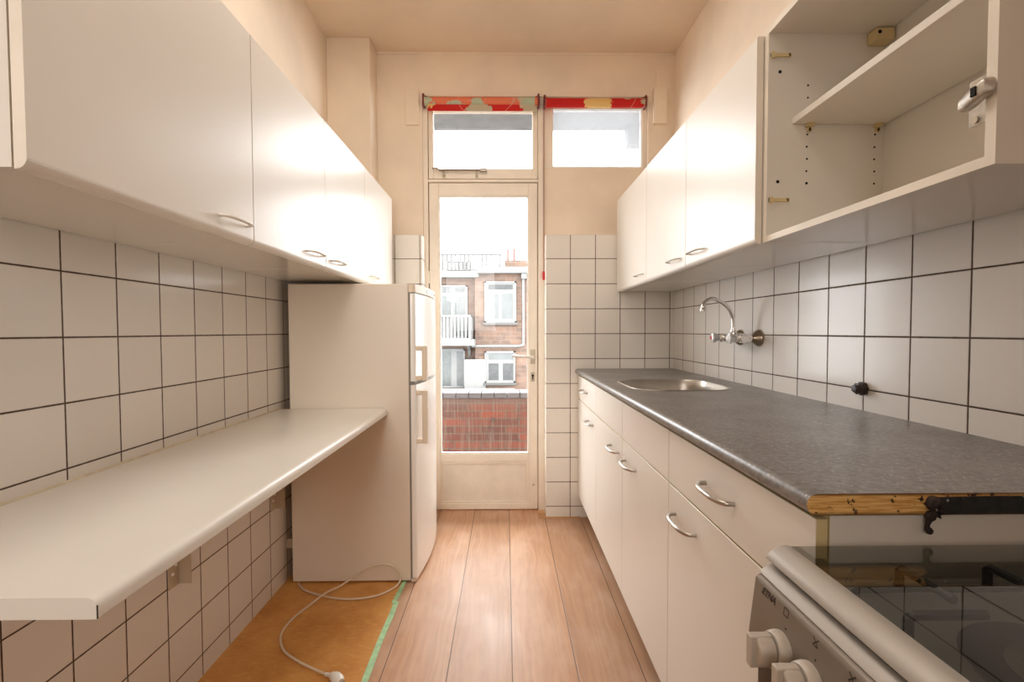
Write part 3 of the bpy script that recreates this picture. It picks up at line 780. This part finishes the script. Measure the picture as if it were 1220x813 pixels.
# lid
lid = MB().box(.376, .985, cy0 + .004, cy1, -.2905, -.2850).build('glass_lid', M['lidglass'], ck)
b = MB()
b.prism([(.346, -.3015), (.3475, -.2965), (.354, -.2905), (.366, -.2850), (.372, -.2835), (.379, -.2845), (.379, -.2915), (.362, -.2975), (.352, -.3035)], 'y', cy0, cy1 + .001)
b.build('lid_trim', M['stove'], lid, smooth=True)
b = MB(); b.box(.985, .999, cy0 + .03, cy1 - .03, -.305, -.283); b.build('lid_hinge_rail', M['stovedark'], lid)
b = MB(); b.box(.354, .372, cy0 + .004, cy1 - .004, -.3105, -.2985); b.build('lid_gap_strip', M['stovedark'], ck)  # dark strip standing in for the shaded gap between lid trim and hob
# burners and supports
def burner(x, y, r):
    b = MB(); b.lathe((x, y, -.330), (0, 0, 1), [(0, r * 1.25), (.003, r * 1.25), (.004, r), (.010, r * .98), (.0105, r * .75)], 28)
    bo = b.build('burner', M['nickel'], ck, smooth=True)
    MB().lathe((x, y, -.3195), (0, 0, 1), [(0, r * .78), (.006, r * .76), (.008, r * .6), (.0085, .002)], 28).build('burner_cap', M['burner'], bo, smooth=True)
BUR = ((.552, .43, .050), (.552, .17, .034), (.84, .43, .036), (.84, .17, .044))
for x, y, r in BUR:
    MB().lathe((x, y, -.3302), (0, 0, 1), [(0, .098), (.0035, .098), (.005, .092), (.0025, .086), (.0025, .004)], 36).build('burner_dish', M['burner'], ck, smooth=True)
    burner(x, y, r)
for xc, yc, r in BUR:
    b = MB(); z = -.293
    for u in (-.0575, .0575):
        for g in (-1, 1):
            b.tube([(xc + u, yc + g * .085, z), (xc + u, yc + g * .155, z), (xc + u, yc + g * .1585, z - .004), (xc + u, yc + g * .1585, -.3225)] if g > 0 else [(xc + u, yc - .05, z), (xc + u, yc - .118, z), (xc + u, yc - .121, z - .004), (xc + u, yc - .121, -.3225)], .0052, 8)
            b.tube([(xc + g * .05, yc + u, z), (xc + g * .13, yc + u, z), (xc + g * .134, yc + u, z - .004), (xc + g * .134, yc + u, -.3225)], .0052, 8)
    rr_ = rrect(xc - .134, xc + .134, yc - .121, yc + .1585, .03, 5); rr_.append(rr_[0])
    b.tube([(p[0], p[1], -.3225) for p in rr_], .004, 8)
    b.build('pan_support', M['iron'], ck, smooth=True)
MB().box(.434, .4355, cy0 + .02, cy1 - .02, -.33, -.3285).build('hob_rim', M['stovedark'], ck)
# front: control panel, door
def panel_prof(ins=0.0):
    return [(.362, -.3215), (.336, -.3215), (.3305, -.3265), (.3225, -.395), (.3215, -.409), (.325, -.419), (.362, -.4205)]
b = MB(); b.prism(panel_prof(), 'y', cy0, cy1 - .002)
cp_ = b.build('control_panel', M['stovepanel'], ck, bevel=.006, seg=3, smooth=True)
def on_panel(y, z, d=0.0):
    x = .3305 + (.3225 - .3305) * ((-.3295 - z) / (.395 - .3295)); nx, nz = -.9926, .121
    return (x + nx * d, y, z + nz * d)
N = Vector((-.9926, 0, .121))
for k in range(6):
    yk = .5585 - .0545 * k - (.06 if k > 2 else 0)
    b = MB(); p = on_panel(yk, -.381)
    b.lathe(p, N, [(0, .0235), (.005, .0235), (.012, .0215), (.0135, .020)], 28); kn = b.build('knob', M['knob'], ck, smooth=True)
    b = MB(); n = 24; L = []
    for d, ry, rz in ((.0135, .0175, .0195), (.030, .0165, .0185), (.034, .013, .0165)):
        q = on_panel(yk, -.381, d); L.append([(q[0] + .0, q[1] + ry * math.cos(2 * PI * i / n) * (1 if True else 0), q[2] + rz * math.sin(2 * PI * i / n)) for i in range(n)])
    b.loft(L); q = on_panel(yk, -.381, .020)
    b.box(q[0] - .021, q[0] + .006, yk - .0055, yk + .0055, q[2] - .0195, q[2] + .0195)
    b.build('grip', M['knob'], kn, bevel=.0015, smooth=True)
def mark(y, z, w, h, par, m=M['black']):
    b = MB(); b.face([on_panel(y, z, .0004), on_panel(y - w, z, .0004), on_panel(y - w, z - h, .0004), on_panel(y, z - h, .0004)]); return b
b = MB()
def rect_line(y0_, z0_, y1_, z1_, t_=.0007):
    # thin bar from (y0,z0) to (y1,z1) printed on the panel
    a, c = Vector((y0_, z0_)), Vector((y1_, z1_)); d = (c - a).normalized(); n_ = Vector((-d.y, d.x)) * t_
    b.face([on_panel(*(a + n_), .0005), on_panel(*(c + n_), .0005), on_panel(*(c - n_), .0005), on_panel(*(a - n_), .0005)])
for k in range(6):
    yk = .5585 - .0545 * k - (.06 if k > 2 else 0)
    b = MB(); zc = -.333; a = .0045
    if k == 0:
        for p, q in (((yk + a, zc + a), (yk - a, zc + a)), ((yk - a, zc + a), (yk - a, zc - a)), ((yk - a, zc - a), (yk + a, zc - a)), ((yk + a, zc - a), (yk + a, zc + a))): rect_line(*p, *q)
    else:
        rect_line(yk + a, zc + a, yk - a, zc - a); rect_line(yk - a, zc + a, yk + a, zc - a)
        rect_line(yk + a * .7, zc - a, yk - a * .7, zc - a)
    b.cyl(on_panel(yk - .003, -.3512), on_panel(yk - .003, -.3512, .0005), .0014, seg=10)
    b.build('symbol', M['black'], cp_)
tc = bpy.data.curves.new('lettering', 'FONT'); tc.body = 'ETNA'; tc.size = .0125; tc.shear = .35; tc.extrude = .0003; tc.offset = .0003; tc.space_character = .92
tmp = bpy.data.objects.new('lettering_source', tc); C.objects.link(tmp)
bpy.context.view_layer.update()
me = bpy.data.meshes.new_from_object(tmp.evaluated_get(bpy.context.evaluated_depsgraph_get()))
bpy.data.objects.remove(tmp)
lt = bpy.data.objects.new('lettering', me); C.objects.link(lt); me.materials.clear(); me.materials.append(M['black'])
for v in me.vertices:
    q = on_panel(.612 - v.co.x, -.3375 + v.co.y, .0004 + v.co.z)
    v.co = Vector((q[0], q[1], q[2] + H)) - ORG[ck.name]
lt.parent = cp_
b = MB(); b.box(.333, .362, cy0 + .004, cy1 - .004, -.98, -.425); od = b.build('oven_door', M['ovenglass'], ck, bevel=.003)
b = MB(); b.box(.334, .362, cy0 + .004, cy1 - .004, FZ + .055, -.985); b.build('bottom_drawer', M['stovepanel'], ck, bevel=.003)
b = MB(); b.tube([(.333, .12, -.47), (.30, .12, -.47), (.296, .13, -.47), (.296, .52, -.47), (.30, .53, -.47), (.333, .53, -.47)], .008, 12); b.build('handle', M['stove'], od, smooth=True)

ck.location.x += .0135; ck.location.z -= .0135

# ------------------------------------------------------------------ balcony outside the door
struct(MB().box(-2.6, 2.6, 3.05, 4.1, -1.45, -1.34).build('balcony_floor', M['concrete']))
pp = struct(MB().box(-2.6, 2.6, 3.80, 4.0, -1.34, -.545).build('balcony_parapet', M['parapet']))
b = MB(); x = -2.6
while x < 2.6:
    b.box(x, x + .1, 3.785, 4.02, -.545, -.503); x += .1045
b.build('coping', M['coping'], pp, bevel=.003)
struct(MB().box(-2.6, 2.6, 3.05, 4.18, 1.77, 1.95).box(1.06, 2.6, 4.05, 4.18, 1.61, 1.77).build('balcony_above', M['concrete']))

# ------------------------------------------------------------------ building across the courtyard
YF = 18.0
k_ = YF / 556.1
bx = lambda x: (x - 602.3) * k_
bz = lambda y: (394.7 - y) * k_
bd = thing('brick_building', 'pale brick building with white windows and balconies across the courtyard', 'building', (0, YF, -7))
b = MB(); b.box(bx(566), 7.5, YF, YF + 6, -7, bz(322)); b.box(-8, bx(566), YF + .35, YF + 6, -7, bz(327))
b.build('brick_wall', [M['bldbrick']], bd)
b = MB(); b.box(bx(569), 7.6, YF - .35, YF + .3, bz(327), bz(320)); b.box(-8, bx(571), YF - .1, YF + .6, bz(331), bz(324)); b.build('cornice', M['bldwhite'], bd, bevel=.02)
b = MB(); b.box(bx(601), bx(640), YF + .3, YF + .8, bz(322), bz(309)); b.build('roof_wall', M['bldbrick'], bd)
for x0, x1, y0_, y1_ in ((604, 607.5, 299, 296), (613, 616, 306, 296)):
    MB().cyl((bx((x0 + x1) / 2), YF + 3, bz(322)), (bx((x0 + x1) / 2), YF + 3, bz(y1_) * 1.16), .06, .05, 10).build('chimney_pot', M['pot'], bd)
def railing(nm, x0, x1, z0, z1, y, pitch, r=.025, par=bd, side=0.0, m='bldwhite'):
    b = MB(); b.box(x0, x1, y - .04, y + .04, z1 - .06, z1); b.box(x0, x1, y - .03, y + .03, z0, z0 + .05)
    x = x0 + .03
    while x < x1:
        b.box(x - r, x + r, y - r, y + r, z0, z1); x += pitch
    if side:
        for xx in (x0, x1):
            b.box(xx - .04, xx, y, y + side, z1 - .06, z1); yy = y
            while yy < y + side: b.box(xx - .04, xx, yy - r, yy + r, z0, z1); yy += pitch
    return b.build(nm, M[m], par)
railing('roof_railing', bx(500), bx(598), bz(322), bz(302), YF + .2, .17, .035, m='bldshade')
railing('roof_railing', bx(530), bx(560), bz(320), bz(308), YF + .9, .15, .05, m='greypane')
def window(x0, x1, y0_, y1_, Y, panes, sill=True, fw=.07):
    X0, X1, Z0, Z1 = bx(x0), bx(x1), bz(y1_), bz(y0_)
    b = MB()
    b.box(X0, X1, Y - .05, Y - .01, Z0, Z1)
    w = b.build('window', M['bldwhite'], bd)
    for a, c, d, e, m in panes:
        MB().box(bx(a), bx(c), Y - .062, Y - .045, bz(e), bz(d)).build('pane', M[m], w)
    if sill: MB().box(X0 - .05, X1 + .05, Y - .14, Y, Z0 - .09, Z0).build('sill', M['bldshade'], w)
    b = MB()
    for q in ((X0, X0 + .06, Z0, Z1), (X1 - .06, X1, Z0, Z1), (X0, X1, Z1 - .06, Z1), (X0, X1, Z0, Z0 + .06)): b.box(q[0], q[1], Y - .10, Y - .05, q[2], q[3])
    b.build('window_frame', M['bldwhite'], w)
window(577.5, 615, 336, 384.5, YF, ((582, 611, 339.5, 345.5, 'darkpane'), (582, 594.5, 350, 380, 'curtain'), (598, 611, 350, 380, 'curtain')))
window(577.5, 613.5, 418.5, 456, YF, ((582, 611, 421.5, 428.5, 'curtain'), (582, 594, 433, 453, 'darkpane'), (599, 611, 433, 453, 'darkpane')))
window(500, 556.5, 339.5, 403, YF + .35, ((503, 514, 350, 400, 'curtain'), (526, 536, 342.5, 348, 'greypane'), (541, 553, 342.5, 348, 'greypane'), (526, 536, 352, 400, 'curtain'), (541, 553, 352, 400, 'curtain')), False)
window(500, 553, 416, 463, YF + .35, ((503, 520, 419, 461, 'greypane'), (526, 536, 419, 461, 'greypane'), (543, 552, 419, 461, 'greypane')), False)
window(650, 690, 336, 384.5, YF, ((654, 686, 339.5, 345.5, 'darkpane'), (654, 668, 350, 380, 'curtain'), (672, 686, 350, 380, 'curtain')))
MB().box(bx(553), bx(578.5), YF - .08, YF + .34, bz(463), bz(428)).build('white_panel', M['bldwhite'], bd)
b = MB(); b.box(bx(480), bx(567), YF - .95, YF + .34, bz(411), bz(404)); ba = b.build('balcony_slab', M['bldwhite'], bd)
railing('balcony_railing', bx(480), bx(563), bz(404), bz(376.5), YF - .9, .13, .028, ba, 1.2)
MB().box(bx(527), bx(540), YF - .86, YF - .84, bz(403), bz(378)).build('balcony_screen', M['bldwhite'], ba)
b = MB(); b.prism([(YF - .02 + .34, bz(411)), (YF - .5, bz(411)), (YF + .1, bz(418)), (YF + .34, bz(425))], 'x', bx(557), bx(560)); b.build('balcony_bracket', M['bldwhite'], bd)
b = MB(); b.tube(spline([(bx(623.5), YF - .1, bz(327)), (bx(623.5), YF - .1, bz(340)), (bx(623.5), YF - .1, bz(405)), (bx(622), YF - .1, bz(411)), (bx(617), YF - .1, bz(412.5)), (bx(600), YF - .1, bz(412.5)), (bx(562), YF - .1, bz(412.5))], 5), .05, 8)
b.box(bx(621), bx(627), YF - .25, YF, bz(333), bz(326)); b.build('drain_pipe', M['bldwhite'], bd)
railing('lower_railing', bx(490), bx(612), bz(468), bz(458.5), YF - 1.2, .5, .03)
MB().box(bx(480), bx(612), YF - 1.2, YF + .3, bz(473), bz(465)).build('lower_balcony_slab', M['bldwhite'], bd)
struct(MB().box(-20, 20, 4.2, 30, -7.2, -7.0).build('courtyard_ground', M['concrete']))

# ------------------------------------------------------------------ sky, lights, camera
W = bpy.data.worlds.new('overcast_sky'); S.world = W; W.use_nodes = True
nt = W.node_tree; nt.nodes.clear()
o = nt.nodes.new('ShaderNodeOutputWorld'); bg = nt.nodes.new('ShaderNodeBackground'); tcn = nt.nodes.new('ShaderNodeTexCoord')
sp_ = nt.nodes.new('ShaderNodeSeparateXYZ'); rp = nt.nodes.new('ShaderNodeValToRGB')
nt.links.new(tcn.outputs['Generated'], sp_.inputs[0]); nt.links.new(sp_.outputs[2], rp.inputs[0])
rp.color_ramp.elements[0].position = 0.0; rp.color_ramp.elements[0].color = (.90, .92, .95, 1)
rp.color_ramp.elements[1].position = .8; rp.color_ramp.elements[1].color = (1, .99, .97, 1)
nt.links.new(rp.outputs[0], bg.inputs[0]); bg.inputs[1].default_value = 12.0
nt.links.new(bg.outputs[0], o.inputs[0])

def area(name, loc, rot, sx, sy, power, col=(1, 1, 1), portal=False):
    l = bpy.data.lights.new(name, 'AREA'); l.shape = 'RECTANGLE'; l.size = sx; l.size_y = sy; l.energy = power; l.color = col
    if portal: l.cycles.is_portal = True
    o = bpy.data.objects.new(name, l); C.objects.link(o); o.location = (loc[0], loc[1], loc[2] + H); o.rotation_euler = rot
    return o
area('door_portal', (-.13, 3.03, .03), (-PI / 2, 0, 0), .66, 1.7, 1, portal=True)
area('transom_portal', (-.13, 3.03, 1.2), (-PI / 2, 0, 0), .66, .4, 1, portal=True)
area('window_portal', (.58, 3.03, 1.2), (-PI / 2, 0, 0), .56, .4, 1, portal=True)
rl = area('rear_fill', (-.62, -1.5, .55), (math.radians(80), 0, math.radians(2)), .9, 1.1, 6, (1.0, .96, .91)); rl.data.spread = math.radians(75)  # unseen fill light added behind the camera, lifts fridge side and left cabinet end
area('ceiling_fill', (-.22, 1.15, 1.69), (0, 0, 0), .7, 1.7, 13.5, (1.0, .95, .88))  # unseen fill light added under the ceiling to brighten the room evenly

cam = bpy.data.cameras.new('camera'); co = bpy.data.objects.new('camera', cam); C.objects.link(co); S.camera = co
f, cx, cy, pi_, ya, ro = 556.106, 608.1719, 412.0162, .0311, .0104, .0027
import numpy as np
def rm():
    c, s = np.cos(ya), np.sin(ya); A = np.array([[c, 0, -s], [0, 1, 0], [s, 0, c]])
    c, s = np.cos(pi_), np.sin(pi_); B = np.array([[1, 0, 0], [0, c, s], [0, -s, c]])
    c, s = np.cos(ro), np.sin(ro); Cc = np.array([[c, -s, 0], [s, c, 0], [0, 0, 1]])
    return Cc @ B @ A
R = rm()
w = lambda r: Vector((r[0], r[2], r[1]))
rt, up, fw = w(R[0]), w(R[1]), w(R[2])
m = Matrix.Identity(4)
for i in range(3): m[i][0] = rt[i]; m[i][1] = up[i]; m[i][2] = -fw[i]
m.translation = Vector((0, 0, H)); co.matrix_world = m
cam.sensor_width = 36; cam.sensor_fit = 'HORIZONTAL'; cam.lens = f / 1220 * 36
cam.shift_x = (610 - cx) / 1220; cam.shift_y = (cy - 406.5) / 1220; cam.clip_start = .02
S.view_settings.view_transform = 'Standard'; S.view_settings.look = 'None'
S.view_settings.exposure = 0.22
S.cycles.max_bounces = 12; S.cycles.diffuse_bounces = 7; S.cycles.transparent_max_bounces = 12
S.cycles.sample_clamp_indirect = 6.0; S.cycles.caustics_reflective = False; S.cycles.caustics_refractive = False
